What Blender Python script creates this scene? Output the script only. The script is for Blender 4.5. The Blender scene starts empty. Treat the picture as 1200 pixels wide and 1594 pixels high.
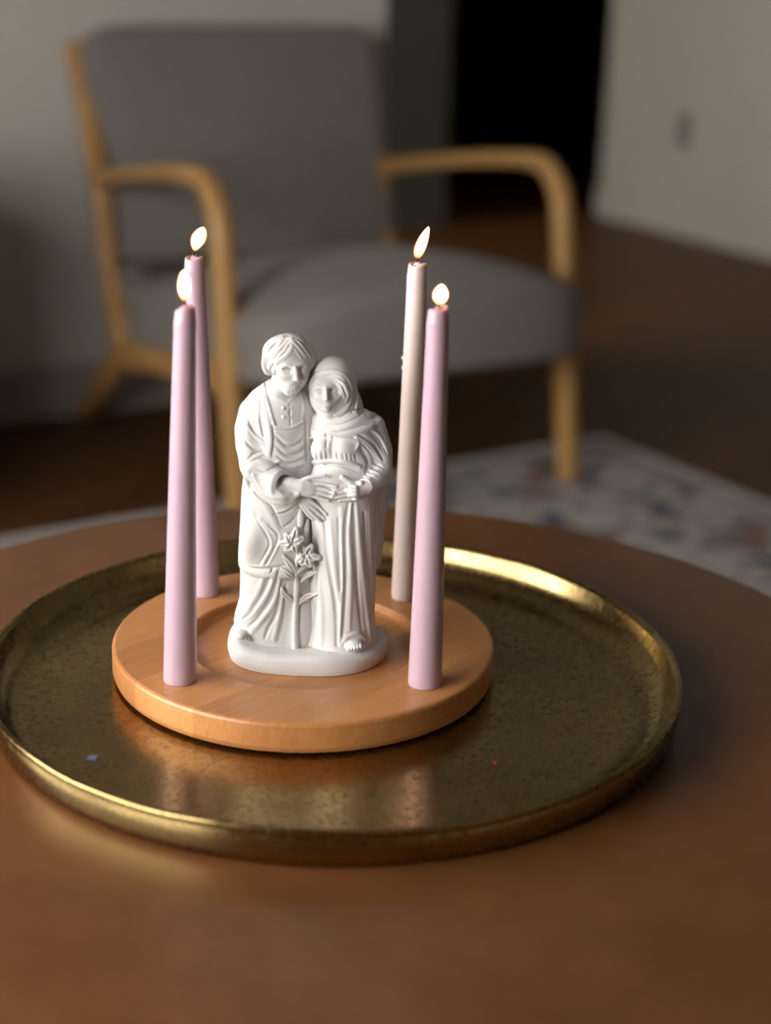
import bpy, bmesh, math, random
import numpy as np
from mathutils import Vector, Matrix

# ------------------------------------------------------------------ camera
sc = bpy.context.scene
COL = sc.collection
CAM_H, PITCH, ROLL, FPX = 0.95, math.radians(19.4), math.radians(1.7), 2500.0
cp, sp, cr, sr = math.cos(PITCH), math.sin(PITCH), math.cos(ROLL), math.sin(ROLL)
cam_d = bpy.data.cameras.new('camera')
cam = bpy.data.objects.new('camera', cam_d)
COL.objects.link(cam)
up0 = Vector((0, sp, cp)); fw = Vector((0, cp, -sp)); rt0 = Vector((1, 0, 0))
rt = rt0 * cr + up0 * sr
up = up0 * cr - rt0 * sr
m = Matrix.Identity(4)
for i in range(3):
    m[i][0] = rt[i]; m[i][1] = up[i]; m[i][2] = -fw[i]
m[2][3] = CAM_H
cam.matrix_world = m
cam_d.sensor_fit = 'HORIZONTAL'
cam_d.sensor_width = 24.0
cam_d.lens = 50.0
cam_d.clip_start = 0.02
cam_d.dof.use_dof = True
cam_d.dof.focus_distance = 1.012
cam_d.dof.aperture_fstop = 2.8
sc.camera = cam

# ------------------------------------------------------------------ world, exposure
world = bpy.data.worlds.new('overcast_sky')
sc.world = world
world.use_nodes = True
bg = world.node_tree.nodes['Background']
bg.inputs['Color'].default_value = (1.0, 0.975, 0.93, 1)
bg.inputs['Strength'].default_value = 9.6
sc.view_settings.view_transform = 'Standard'
sc.view_settings.look = 'None'
sc.view_settings.gamma = 1.0
sc.view_settings.use_curve_mapping = False
sc.view_settings.exposure = 0.42

# room axes: the room is turned 30 degrees to the line of sight
TH = math.radians(30)
E1 = Vector((math.cos(TH), math.sin(TH), 0)); E2 = Vector((-math.sin(TH), math.cos(TH), 0))
def room(a, b, z=0.0):
    return E1 * a + E2 * b + Vector((0, 0, z))
ROOM_M = Matrix.Rotation(TH, 4, 'Z')
WX, WIN_B0, WIN_B1, WIN_Z0, WIN_Z1 = -0.72, 0.16, 1.80, 0.54, 1.54   # window wall and its opening

# portal: guides daylight through the window opening
pd = bpy.data.lights.new('window_portal', 'AREA')
pd.shape = 'RECTANGLE'; pd.size = WIN_B1 - WIN_B0; pd.size_y = WIN_Z1 - WIN_Z0
pd.cycles.is_portal = True
po = bpy.data.objects.new('window_portal', pd); COL.objects.link(po)
po.matrix_world = ROOM_M @ Matrix.Translation((WX - 0.02, (WIN_B0 + WIN_B1) / 2, (WIN_Z0 + WIN_Z1) / 2)) @ Matrix.Rotation(math.pi / 2, 4, 'Z') @ Matrix.Rotation(math.pi / 2, 4, 'X') @ Matrix.Rotation(math.pi, 4, 'Y') @ Matrix.Rotation(math.pi, 4, 'Y')

# ------------------------------------------------------------------ materials
def new_mat(name):
    mt = bpy.data.materials.new(name); mt.use_nodes = True
    nt = mt.node_tree
    return mt, nt, nt.nodes['Principled BSDF']
def N(nt, t, **kw):
    n = nt.nodes.new(t)
    for k, v in kw.items():
        if k in n.inputs: n.inputs[k].default_value = v
        else: setattr(n, k, v)
    return n
def coords(nt, scale=(1, 1, 1), rot=(0, 0, 0), out='Object'):
    tc = nt.nodes.new('ShaderNodeTexCoord'); mp = nt.nodes.new('ShaderNodeMapping')
    mp.inputs['Scale'].default_value = scale; mp.inputs['Rotation'].default_value = rot
    nt.links.new(tc.outputs[out], mp.inputs['Vector'])
    return mp.outputs['Vector']
def ramp(nt, fac, stops):
    r = nt.nodes.new('ShaderNodeValToRGB')
    e = r.color_ramp.elements
    while len(e) < len(stops): e.new(0.5)
    for q, (p, c) in zip(e, stops):
        q.position = p; q.color = (*c, 1) if len(c) == 3 else c
    nt.links.new(fac, r.inputs['Fac'])
    return r.outputs['Color']
def mix(nt, fac, a, b, mode='MIX'):
    n = nt.nodes.new('ShaderNodeMix'); n.data_type = 'RGBA'; n.blend_type = mode
    for k, v in ((0, fac), (6, a), (7, b)):
        if hasattr(v, 'is_linked'): nt.links.new(v, n.inputs[k])
        elif isinstance(v, (int, float)): n.inputs[k].default_value = v
        else: n.inputs[k].default_value = (*v, 1) if len(v) == 3 else v
    return n.outputs[2]
def noise(nt, vec, scale, detail=4, rough=0.5):
    n = N(nt, 'ShaderNodeTexNoise', Scale=scale, Detail=detail, Roughness=rough)
    nt.links.new(vec, n.inputs['Vector'])
    return n.outputs['Fac']
def bump(nt, bsdf, h, strength=0.2, dist=0.001):
    b = N(nt, 'ShaderNodeBump', Strength=strength, Distance=dist)
    nt.links.new(h, b.inputs['Height']); nt.links.new(b.outputs['Normal'], bsdf.inputs['Normal'])

def m_plain(name, col, rough=0.5, metallic=0.0, nscale=0, namp=0.1, bumpd=0):
    mt, nt, b = new_mat(name)
    b.inputs['Roughness'].default_value = rough; b.inputs['Metallic'].default_value = metallic
    v = coords(nt)
    f = noise(nt, v, nscale or 20)
    c = ramp(nt, f, [(0.3, tuple(x * (1 - namp) for x in col)), (0.7, tuple(min(1, x * (1 + namp)) for x in col))])
    nt.links.new(c, b.inputs['Base Color'])
    if bumpd: bump(nt, b, f, 0.3, bumpd)
    return mt

M = {}
def mat_plaster():
    mt, nt, b = new_mat('white_plaster')
    v = coords(nt)
    f = noise(nt, v, 60, 5)
    nt.links.new(ramp(nt, f, [(0.3, (0.655, 0.645, 0.625)), (0.7, (0.71, 0.70, 0.685))]), b.inputs['Base Color'])
    b.inputs['Roughness'].default_value = 0.5
    b.inputs['Specular IOR Level'].default_value = 0.35
    g = noise(nt, v, 700, 3)
    bump(nt, b, g, 0.12, 0.0004)
    return mt
def mat_wax(name, col):
    mt, nt, b = new_mat(name)
    v = coords(nt, (1, 1, 0.25))
    f = noise(nt, v, 90, 3)
    nt.links.new(ramp(nt, f, [(0.3, tuple(x * .96 for x in col)), (0.7, tuple(min(1, x * 1.03) for x in col))]), b.inputs['Base Color'])
    b.inputs['Roughness'].default_value = 0.38
    b.inputs['Subsurface Weight'].default_value = 0.35
    b.inputs['Subsurface Radius'].default_value = (1.0, 0.45, 0.4)
    b.inputs['Subsurface Scale'].default_value = 0.006
    return mt
def mat_flame():
    mt = bpy.data.materials.new('flame'); mt.use_nodes = True
    nt = mt.node_tree; nt.nodes.clear()
    out = N(nt, 'ShaderNodeOutputMaterial'); em = N(nt, 'ShaderNodeEmission')
    tc = N(nt, 'ShaderNodeTexCoord'); sx = N(nt, 'ShaderNodeSeparateXYZ')
    nt.links.new(tc.outputs['Generated'], sx.inputs[0])
    c = ramp(nt, sx.outputs['Z'], [(0.0, (0.30, 0.16, 0.10)), (0.16, (0.95, 0.42, 0.14)), (0.32, (1.0, 0.72, 0.40)), (1.0, (1.0, 0.66, 0.32))])
    s = N(nt, 'ShaderNodeMapRange'); s.inputs['From Min'].default_value = 0.0; s.inputs['From Max'].default_value = 0.35
    s.inputs['To Min'].default_value = 0.5; s.inputs['To Max'].default_value = 14.0
    nt.links.new(sx.outputs['Z'], s.inputs['Value'])
    nt.links.new(c, em.inputs['Color']); nt.links.new(s.outputs[0], em.inputs['Strength'])
    nt.links.new(em.outputs[0], out.inputs['Surface'])
    return mt
def mat_beech():
    mt, nt, b = new_mat('oiled_beech')
    rnd = N(nt, 'ShaderNodeObjectInfo')
    v = coords(nt, (6, 120, 40))
    wv = noise(nt, v, 3.0, 5, 0.6)
    v2 = coords(nt, (30, 700, 300))
    fl = noise(nt, v2, 2.0, 3, 0.6)
    c1 = ramp(nt, wv, [(0.25, (0.42, 0.165, 0.050)), (0.55, (0.52, 0.225, 0.076)), (0.8, (0.59, 0.275, 0.10))])
    c2 = mix(nt, 0.35, c1, ramp(nt, fl, [(0.35, (0.42, 0.17, 0.053)), (0.6, (0.62, 0.31, 0.125))]))
    st = ramp(nt, rnd.outputs['Random'], [(0.0, (0.84, 0.80, 0.76)), (1.0, (1.10, 1.10, 1.10))])
    c3 = mix(nt, 1.0, c2, st, 'MULTIPLY')
    nt.links.new(c3, b.inputs['Base Color'])
    b.inputs['Roughness'].default_value = 0.34
    bump(nt, b, fl, 0.06, 0.0005)
    return mt
def mat_brass():
    mt, nt, b = new_mat('aged_brass')
    v = coords(nt)
    f = noise(nt, v, 7, 5, 0.6); g = noise(nt, v, 230, 6, 0.75); s = noise(nt, v, 1100, 2)
    c = ramp(nt, f, [(0.3, (0.27, 0.185, 0.075)), (0.55, (0.38, 0.275, 0.115)), (0.8, (0.46, 0.345, 0.155))])
    c = mix(nt, ramp(nt, g, [(0.46, (0, 0, 0)), (0.7, (0.6, 0.6, 0.6))]), c, (0.17, 0.115, 0.052))
    nt.links.new(c, b.inputs['Base Color'])
    b.inputs['Metallic'].default_value = 1.0
    r = ramp(nt, g, [(0.35, (0.13,) * 3), (0.68, (0.36,) * 3)])
    nt.links.new(r, b.inputs['Roughness'])
    bump(nt, b, mix(nt, 0.4, g, s), 0.14, 0.0006)
    return mt
def mat_table():
    mt, nt, b = new_mat('brown_leathered_top')
    v = coords(nt)
    f = noise(nt, v, 11, 5, 0.6); g = noise(nt, v, 48, 2, 0.5); h = noise(nt, v, 220, 2)
    c = ramp(nt, f, [(0.12, (0.075, 0.026, 0.007)), (0.5, (0.142, 0.053, 0.017)), (0.88, (0.225, 0.094, 0.034))])
    c = mix(nt, 0.22, c, ramp(nt, g, [(0.05, (0.060, 0.021, 0.006)), (0.95, (0.20, 0.084, 0.031))]))
    nt.links.new(c, b.inputs['Base Color'])
    nt.links.new(ramp(nt, noise(nt, v, 26, 2), [(0.05, (0.25,) * 3), (0.95, (0.37,) * 3)]), b.inputs['Roughness'])
    b.inputs['Specular IOR Level'].default_value = 0.5
    return mt
def mat_oak():
    mt, nt, b = new_mat('honey_oak')
    v = coords(nt, (14, 14, 2.0))
    f = noise(nt, v, 5, 5, 0.6)
    nt.links.new(ramp(nt, f, [(0.3, (0.42, 0.225, 0.07)), (0.7, (0.55, 0.315, 0.11))]), b.inputs['Base Color'])
    b.inputs['Roughness'].default_value = 0.36
    return mt
def mat_fabric():
    mt, nt, b = new_mat('grey_woven_fabric')
    v = coords(nt)
    f = noise(nt, v, 420, 2); g = noise(nt, v, 8, 3)
    c = ramp(nt, f, [(0.3, (0.185, 0.163, 0.150)), (0.7, (0.275, 0.246, 0.228))])
    c = mix(nt, 0.25, c, ramp(nt, g, [(0.3, (0.18, 0.159, 0.147)), (0.7, (0.255, 0.229, 0.212))]))
    nt.links.new(c, b.inputs['Base Color'])
    b.inputs['Roughness'].default_value = 0.9
    b.inputs['Sheen Weight'].default_value = 0.1
    bump(nt, b, f, 0.3, 0.001)
    return mt
def mat_floor():
    mt, nt, b = new_mat('dark_stained_oak_floor')
    v = coords(nt, (1, 1, 1), (0, 0, -TH))
    br = N(nt, 'ShaderNodeTexBrick', Scale=1.0)
    br.inputs['Brick Width'].default_value = 0.9; br.inputs['Row Height'].default_value = 0.058
    br.inputs['Mortar Size'].default_value = 0.0012; br.inputs['Mortar'].default_value = (0.012, 0.006, 0.003, 1)
    br.inputs['Color1'].default_value = (0.080, 0.031, 0.007, 1); br.inputs['Color2'].default_value = (0.125, 0.050, 0.012, 1)
    nt.links.new(v, br.inputs['Vector'])
    v2 = coords(nt, (3, 60, 1), (0, 0, -TH))
    f = noise(nt, v2, 3, 4)
    c = mix(nt, 0.4, br.outputs['Color'], ramp(nt, f, [(0.3, (0.060, 0.023, 0.005)), (0.7, (0.135, 0.054, 0.014))]))
    nt.links.new(c, b.inputs['Base Color'])
    b.inputs['Roughness'].default_value = 0.5
    b.inputs['Specular IOR Level'].default_value = 0.2
    return mt
def mat_wall(name, col):
    mt, nt, b = new_mat(name)
    v = coords(nt)
    f = noise(nt, v, 3, 3); g = noise(nt, v, 300, 2)
    nt.links.new(ramp(nt, f, [(0.3, tuple(x * .96 for x in col)), (0.7, tuple(x * 1.03 for x in col))]), b.inputs['Base Color'])
    b.inputs['Roughness'].default_value = 0.7
    bump(nt, b, g, 0.08, 0.001)
    return mt
def mat_rug():
    mt, nt, b = new_mat('faded_oriental_rug')
    v = coords(nt)
    def blobs(scale, lo, hi, seed, det=3):
        vv = coords(nt, (1, 1, 1)); ad = N(nt, 'ShaderNodeVectorMath', operation='ADD')
        ad.inputs[1].default_value = (seed, seed * 1.7, 0); nt.links.new(vv, ad.inputs[0])
        f = noise(nt, ad.outputs[0], scale, det, 0.55)
        return ramp(nt, f, [(lo, (0, 0, 0)), (hi, (1, 1, 1))])
    vo = N(nt, 'ShaderNodeTexVoronoi', Scale=11.0); nt.links.new(v, vo.inputs['Vector'])
    base = ramp(nt, noise(nt, v, 30, 4), [(0.3, (0.44, 0.405, 0.395)), (0.7, (0.60, 0.56, 0.545))])
    c = mix(nt, blobs(9, 0.54, 0.62, 3.1), base, (0.30, 0.16, 0.12))
    c = mix(nt, blobs(11, 0.55, 0.63, 9.4), c, (0.085, 0.105, 0.165))
    c = mix(nt, blobs(12, 0.58, 0.66, 17.2), c, (0.16, 0.155, 0.12))
    c = mix(nt, ramp(nt, vo.outputs['Distance'], [(0.10, (0.75,) * 3), (0.22, (0, 0, 0))]), c, (0.16, 0.15, 0.18))
    # plain border band and a ruled inner band, by the rug's own coordinates
    sx = N(nt, 'ShaderNodeSeparateXYZ'); nt.links.new(v, sx.inputs[0])
    def edge(sock, half):
        a = N(nt, 'ShaderNodeMath', operation='ABSOLUTE'); nt.links.new(sock, a.inputs[0])
        s = N(nt, 'ShaderNodeMath', operation='SUBTRACT'); s.inputs[0].default_value = half; nt.links.new(a.outputs[0], s.inputs[1])
        return s.outputs[0]
    mn = N(nt, 'ShaderNodeMath', operation='MINIMUM')
    nt.links.new(edge(sx.outputs['X'], RUG_A / 2), mn.inputs[0]); nt.links.new(edge(sx.outputs['Y'], RUG_B / 2), mn.inputs[1])
    band = ramp(nt, mn.outputs[0], [(0.0, (1, 1, 1)), (0.028, (1, 1, 1)), (0.034, (0, 0, 0)), (1.0, (0, 0, 0))])
    c = mix(nt, band, c, (0.62, 0.575, 0.555))
    line = ramp(nt, mn.outputs[0], [(0.0, (0, 0, 0)), (0.038, (0, 0, 0)), (0.044, (0.8,) * 3), (0.056, (0.8,) * 3), (0.062, (0, 0, 0)), (0.175, (0, 0, 0)), (0.18, (0.6,) * 3), (0.19, (0.6,) * 3), (0.2, (0, 0, 0))])
    c = mix(nt, line, c, (0.20, 0.20, 0.21))
    nt.links.new(c, b.inputs['Base Color'])
    b.inputs['Roughness'].default_value = 0.95
    bump(nt, b, noise(nt, v, 500, 2), 0.4, 0.002)
    return mt
RUG_A, RUG_B = 2.3, 1.65

M['plaster'] = mat_plaster()
M['wax_purple'] = mat_wax('mauve_wax', (0.52, 0.365, 0.44))
M['wax_rose'] = mat_wax('pale_rose_wax', (0.76, 0.64, 0.60))
M['wick'] = m_plain('charred_wick', (0.03, 0.022, 0.02), 0.9)
M['flame'] = mat_flame()
def mat_mantle():
    mt = bpy.data.materials.new('flame_mantle'); mt.use_nodes = True
    nt = mt.node_tree; nt.nodes.clear()
    o = N(nt, 'ShaderNodeOutputMaterial'); em = N(nt, 'ShaderNodeEmission', Strength=1.1); tr_ = N(nt, 'ShaderNodeBsdfTransparent'); mx = N(nt, 'ShaderNodeMixShader')
    em.inputs['Color'].default_value = (1.0, 0.20, 0.035, 1)
    mx.inputs[0].default_value = 0.42
    nt.links.new(tr_.outputs[0], mx.inputs[1]); nt.links.new(em.outputs[0], mx.inputs[2]); nt.links.new(mx.outputs[0], o.inputs['Surface'])
    return mt
M['mantle'] = mat_mantle()
M['beech'] = mat_beech()
M['brass'] = mat_brass()
M['table'] = mat_table()
M['oak'] = mat_oak()
M['fabric'] = mat_fabric()
M['floor'] = mat_floor()
M['wall'] = mat_wall('taupe_wall_paint', (0.62, 0.575, 0.515))
M['trim'] = mat_wall('satin_trim_paint', (0.38, 0.35, 0.31))
M['wall_far'] = mat_wall('dimmed_wall_paint', (0.25, 0.23, 0.195))  # same wall paint darkened; the weaker light there is put into the colour
M['wall_dark'] = mat_wall('dark_olive_wall', (0.060, 0.060, 0.047))  # even dark olive tone for the passage wall and its baseboard
M['ceiling'] = mat_wall('ceiling_paint', (0.40, 0.38, 0.36))
M['rug'] = mat_rug()
M['dark'] = m_plain('dark_rubber', (0.02, 0.018, 0.016), 0.7)
M['outlet'] = m_plain('brown_plastic', (0.13, 0.105, 0.085), 0.45)
M['unlit_room'] = m_plain('unlit_room_black', (0.010, 0.010, 0.012), 0.6)  # unlit room behind the doorway, its darkness put into the wall colour

# ------------------------------------------------------------------ helpers
def link(name, me, mat=None, parent=None, smooth=False):
    o = bpy.data.objects.new(name, me); COL.objects.link(o)
    if mat and not me.materials: me.materials.append(mat)
    if smooth:
        me.polygons.foreach_set('use_smooth', [True] * len(me.polygons))
    if parent: o.parent = parent
    return o
def tag(o, label, cat, group=None):
    o['label'] = label; o['category'] = cat
    if group: o['group'] = group
    return o
def empty(name, loc=(0, 0, 0), rz=0.0):
    o = bpy.data.objects.new(name, None); COL.objects.link(o)
    o.location = loc; o.rotation_euler = (0, 0, rz); o.empty_display_size = 0.05
    return o
def bm_mesh(bm, name):
    bmesh.ops.recalc_face_normals(bm, faces=bm.faces)
    me = bpy.data.meshes.new(name); bm.to_mesh(me); bm.free()
    return me
def box_bm(bm, x0, x1, y0, y1, z0, z1):
    vs = [bm.verts.new(p) for p in ((x0, y0, z0), (x1, y0, z0), (x1, y1, z0), (x0, y1, z0), (x0, y0, z1), (x1, y0, z1), (x1, y1, z1), (x0, y1, z1))]
    for f in ((0, 3, 2, 1), (4, 5, 6, 7), (0, 1, 5, 4), (1, 2, 6, 5), (2, 3, 7, 6), (3, 0, 4, 7)):
        bm.faces.new([vs[i] for i in f])
def boxes(name, lst, mat, parent=None, bevel=0.0, world=None):
    bm = bmesh.new()
    for b in lst: box_bm(bm, *b)
    if bevel:
        bmesh.ops.bevel(bm, geom=list(bm.edges), offset=bevel, segments=2, affect='EDGES', profile=0.5)
    o = link(name, bm_mesh(bm, name), mat, parent, smooth=False)
    if world is not None: o.matrix_world = world
    return o
def structure(o):
    o['kind'] = 'structure'
    return o
def lathe_bm(profile, seg=96, close_ends=True):
    """profile: list of (r, z) from the axis at one end to the axis at the other"""
    bm = bmesh.new(); rings = []
    for r, z in profile:
        if r < 1e-6: rings.append([bm.verts.new((0, 0, z))])
        else: rings.append([bm.verts.new((r * math.cos(2 * math.pi * k / seg), r * math.sin(2 * math.pi * k / seg), z)) for k in range(seg)])
    for a, b in zip(rings, rings[1:]):
        for k in range(seg):
            k2 = (k + 1) % seg
            q = [a[k % len(a)], a[k2 % len(a)], b[k2 % len(b)], b[k % len(b)]]
            u = []
            for v in q:
                if v not in u: u.append(v)
            if len(u) >= 3: bm.faces.new(u)
    return bm
def catmull(pts, n=8):
    pts = [np.array(p, float) for p in pts]
    P = [2 * pts[0] - pts[1]] + pts + [2 * pts[-1] - pts[-2]]
    out = []
    for i in range(1, len(P) - 2):
        for k in range(n):
            t = k / n
            a, b, c, d = P[i - 1], P[i], P[i + 1], P[i + 2]
            out.append(0.5 * ((2 * b) + (-a + c) * t + (2 * a - 5 * b + 4 * c - d) * t * t + (-a + 3 * b - 3 * c + d) * t ** 3))
    out.append(pts[-1])
    return out
def sweep_mesh(name, path, side, n=8, seg=14, power=3.0):
    """path rows: x, y, z, half_in_plane, half_side ; rounded-rectangle section; 'side' is the constant side axis"""
    P = catmull(path, n)
    side = np.array(side, float)
    bm = bmesh.new(); rings = []
    for i, p in enumerate(P):
        t = P[min(i + 1, len(P) - 1)][:3] - P[max(i - 1, 0)][:3]
        t /= np.linalg.norm(t)
        s = side - t * side.dot(t); s /= np.linalg.norm(s)
        u = np.cross(t, s)
        ring = []
        for k in range(seg):
            a = 2 * math.pi * (k + .5) / seg
            ca, sa = math.cos(a), math.sin(a)
            e = (abs(ca) ** power + abs(sa) ** power) ** (-1 / power)
            q = p[:3] + u * (ca * e * p[3]) + s * (sa * e * p[4])
            ring.append(bm.verts.new(q))
        rings.append(ring)
    for a, b in zip(rings, rings[1:]):
        for k in range(seg): bm.faces.new((a[k], a[(k + 1) % seg], b[(k + 1) % seg], b[k]))
    bm.faces.new(rings[0][::-1]); bm.faces.new(rings[-1])
    return bm_mesh(bm, name)

# ------------------------------------------------------------------ room
RZ = ROOM_M
CEIL = 2.55
structure(boxes('floor', [(-1.8, 5.2, -1.8, 7.4, -0.1, 0.0)], M['floor'], world=RZ))
structure(boxes('ceiling', [(-1.8, 5.2, -1.8, 7.4, CEIL, CEIL + 0.1)], M['ceiling'], world=RZ))
BW = 3.16          # face of the wall behind the armchair
WEND = 1.79        # where that wall ends
structure(boxes('wall_back', [(-1.8, WEND, BW, BW + 0.14, 0, CEIL)], M['wall'], world=RZ))
structure(boxes('wall_left', [(WX - 0.15, WX, -1.8, WIN_B0, 0, CEIL), (WX - 0.15, WX, WIN_B1, BW, 0, CEIL),
                              (WX - 0.15, WX, WIN_B0, WIN_B1, 0, WIN_Z0), (WX - 0.15, WX, WIN_B0, WIN_B1, WIN_Z1, CEIL)], M['wall'], world=RZ))
structure(boxes('wall_front', [(-1.8, 5.2, -1.75, -1.6, 0, CEIL)], M['wall'], world=RZ))
RW = 3.785         # face of the right wall
HB = 4.99          # far wall of the passage
structure(boxes('wall_right', [(RW, RW + 0.14, -1.6, HB, 0, CEIL)], M['wall_far'], world=RZ))
HX = 3.09          # where the dark doorway in the far wall begins
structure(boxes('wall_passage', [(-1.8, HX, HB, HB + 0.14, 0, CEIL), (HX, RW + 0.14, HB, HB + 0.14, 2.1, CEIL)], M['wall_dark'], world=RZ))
structure(boxes('wall_dark_room', [(1.9, 5.2, 7.3, 7.4, 0, CEIL), (1.9, 2.0, HB + 0.14, 7.3, 0, CEIL), (5.1, 5.2, HB, 7.3, 0, CEIL), (RW + 0.14, 5.2, HB, HB + 0.14, 0, CEIL)], M['unlit_room'], world=RZ))
def baseboard(name, a0, a1, b0, b1, mat, h=0.11):
    bm = bmesh.new(); box_bm(bm, a0, a1, b0, b1, 0, h)
    o = structure(link(name, bm_mesh(bm, name), mat)); o.matrix_world = RZ
    return o
baseboard('baseboard_back', WX, WEND, BW - 0.014, BW, M['trim'])
baseboard('baseboard_right', RW - 0.014, RW, 4.06, HB, M['wall_far'])
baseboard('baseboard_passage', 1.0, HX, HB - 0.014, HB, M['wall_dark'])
structure(boxes('trim_1', [(RW - 0.022, RW, 3.95, 4.06, 0, 2.12)], M['wall_far'], world=RZ))
# window frame in the left wall (source of the daylight)
bmw = bmesh.new()
w = 0.05
for b in ((WIN_B0, WIN_B0 + w, WIN_Z0, WIN_Z1), (WIN_B1 - w, WIN_B1, WIN_Z0, WIN_Z1), (WIN_B0 + w, WIN_B1 - w, WIN_Z0, WIN_Z0 + w), (WIN_B0 + w, WIN_B1 - w, WIN_Z1 - w, WIN_Z1),
          ((WIN_B0 + WIN_B1) / 2 - 0.03, (WIN_B0 + WIN_B1) / 2 + 0.03, WIN_Z0 + w, WIN_Z1 - w)):
    box_bm(bmw, WX - 0.11, WX - 0.05, b[0], b[1], b[2], b[3])
structure(link('window_1', bm_mesh(bmw, 'window_1'), M['trim'])).matrix_world = RZ
# outlet on the right wall
out = empty('wall_outlet'); out.matrix_world = RZ @ Matrix.Translation((RW, 4.525, 0.365))
pl = boxes('cover_plate', [(-0.006, 0.0, -0.036, 0.036, -0.058, 0.058)], M['outlet'], out, 0.002)
for dz in (-0.02, 0.02):
    boxes('socket', [(-0.009, -0.0055, -0.016, 0.016, dz - 0.013, dz + 0.013)], M['outlet'], out, 0.001)
tag(out, 'small electrical outlet low on the far grey wall beyond the armchair', 'outlet')

# rug
rc = Vector((0.46, 3.155, 0)) - E1 * (RUG_A / 2) - E2 * (RUG_B / 2)
ROT_RUG = math.radians(33)
ra = Vector((math.cos(ROT_RUG), math.sin(ROT_RUG), 0)); rb = Vector((-math.sin(ROT_RUG), math.cos(ROT_RUG), 0))
rc = Vector((0.445, 3.195, 0)) - ra * (RUG_A / 2) - rb * (RUG_B / 2)
bm = bmesh.new(); box_bm(bm, -RUG_A / 2, RUG_A / 2, -RUG_B / 2, RUG_B / 2, 0.0005, 0.008)
bmesh.ops.bevel(bm, geom=list(bm.edges), offset=0.003, segments=2, affect='EDGES', profile=0.5)
rug = link('area_rug', bm_mesh(bm, 'area_rug'), M['rug'])
rug.location = rc; rug.rotation_euler = (0, 0, ROT_RUG)
tag(rug, 'faded oriental rug in pale grey, pink and blue under the armchair and table', 'rug')

# ------------------------------------------------------------------ armchair
W = 0.69
ch = empty('armchair', (-0.2536, 2.548, 0), TH)
tag(ch, 'grey upholstered armchair with curved honey oak arms standing on the rug', 'armchair')
Z0 = 0.008
def leg_part(name, path):
    me = sweep_mesh(name, path, (1, 0, 0))
    for v in me.vertices: v.co.z = max(v.co.z, Z0)      # feet cut level with the rug
    return link(name, me, M['oak'], ch, True)
def side_frame(x, xr):      # xr: the rear post, set in behind the back cushion on one side
    xm = lambda t: x + (xr - x) * t
    leg_part('front_leg', [(x, 0.0, Z0, .0190, .0200), (x, 0.022, 0.135, .0220, .0200), (x, 0.043, 0.28, .0245, .0200), (x, 0.062, 0.42, .0205, .0190), (x, 0.072, 0.49, .0200, .0190),
        (x, 0.090, 0.542, .0195, .0190), (x, 0.135, 0.577, .0185, .0190), (x, 0.180, 0.582, .0175, .0195)])
    leg_part('armrest', [(x, 0.170, 0.582, .0172, .0195), (xm(.1), 0.28, 0.573, .0150, .0205), (xm(.5), 0.45, 0.548, .0145, .0195), (xr, 0.645, 0.512, .0150, .0165)])
    dy = 0.02 if xr != x else 0.0
    leg_part('rear_post', [(xr, 0.775, Z0, .0170, .0175), (xr, 0.720, 0.060, .0200, .0175), (xr, 0.628, 0.128, .0270, .0180), (xr, 0.552, 0.205, .0270, .0180), (xr, 0.582, 0.29, .0215, .0175), (xr, 0.611 + dy, 0.38, .0185, .0175),
        (xr, 0.642 + dy, 0.505, .0200, .0175), (xr, 0.683 + dy, 0.595, .0180, .0170), (xr, 0.733 + dy, 0.684, .0165, .0165), (xr, 0.776, 0.756, .0140, .0160)])
    leg_part('side_rail', [(x, 0.040, 0.270, .0380, .0150), (x, 0.10, 0.257, .0280, .0150), (xm(.4), 0.30, 0.228, .0245, .0150), (xm(.8), 0.48, 0.203, .0275, .0150), (xr, 0.555, 0.195, .0330, .0150)])
side_frame(0.010, 0.010)
side_frame(W, 0.632)
def cushion(name, half, n, f, cuts=18):
    bm = bmesh.new()
    bmesh.ops.create_cube(bm, size=2.0)
    bmesh.ops.subdivide_edges(bm, edges=list(bm.edges), cuts=cuts, use_grid_fill=True)
    for v in bm.verts:
        p = np.array(v.co)
        inf = np.abs(p).max(); ln = (np.abs(p) ** n).sum() ** (1 / n)
        q = p * inf / ln
        v.co = f(q * np.array(half), q)
    return bm_mesh(bm, name)
def seat_f(c, q):
    x, y, z = c
    if q[2] > 0: z += 0.080 * (1 - q[0] ** 2) * (1 - 0.55 * (q[1] + 0.30) ** 2) * q[2]
    y -= 0.030 * (1 - q[0] ** 2) * (1 if q[1] < 0 else 0) * -q[1] if q[1] < 0 else 0
    z -= (y + 0.3) * 0.10
    return Vector((0.343 + x, 0.262 + y, 0.322 + z))
link('seat_cushion', cushion('seat_cushion', (0.330, 0.345, 0.062), 9, seat_f), M['fabric'], ch, True)
def back_f(c, q):
    x, y, z = c          # x width, y thickness, z height
    y += -0.018 * (1 - q[0] ** 2) * (1 - q[2] ** 2) * (1 if q[1] < 0 else 0)
    ang = math.radians(16.5)
    yy = y * math.cos(ang) + z * math.sin(ang); zz = -y * math.sin(ang) + z * math.cos(ang)
    return Vector((0.334 + x, 0.708 + yy, 0.562 + zz))
link('backrest', cushion('backrest', (0.322, 0.046, 0.232), 10, back_f), M['fabric'], ch, True)
for yy, zz, nm in ((0.11, 0.245, 'front_rail'), (0.56, 0.215, 'rear_rail')):
    boxes(nm, [(0.012, W - 0.012, yy - 0.012, yy + 0.012, zz - 0.025, zz + 0.02)], M['oak'], ch, 0.003)

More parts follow.
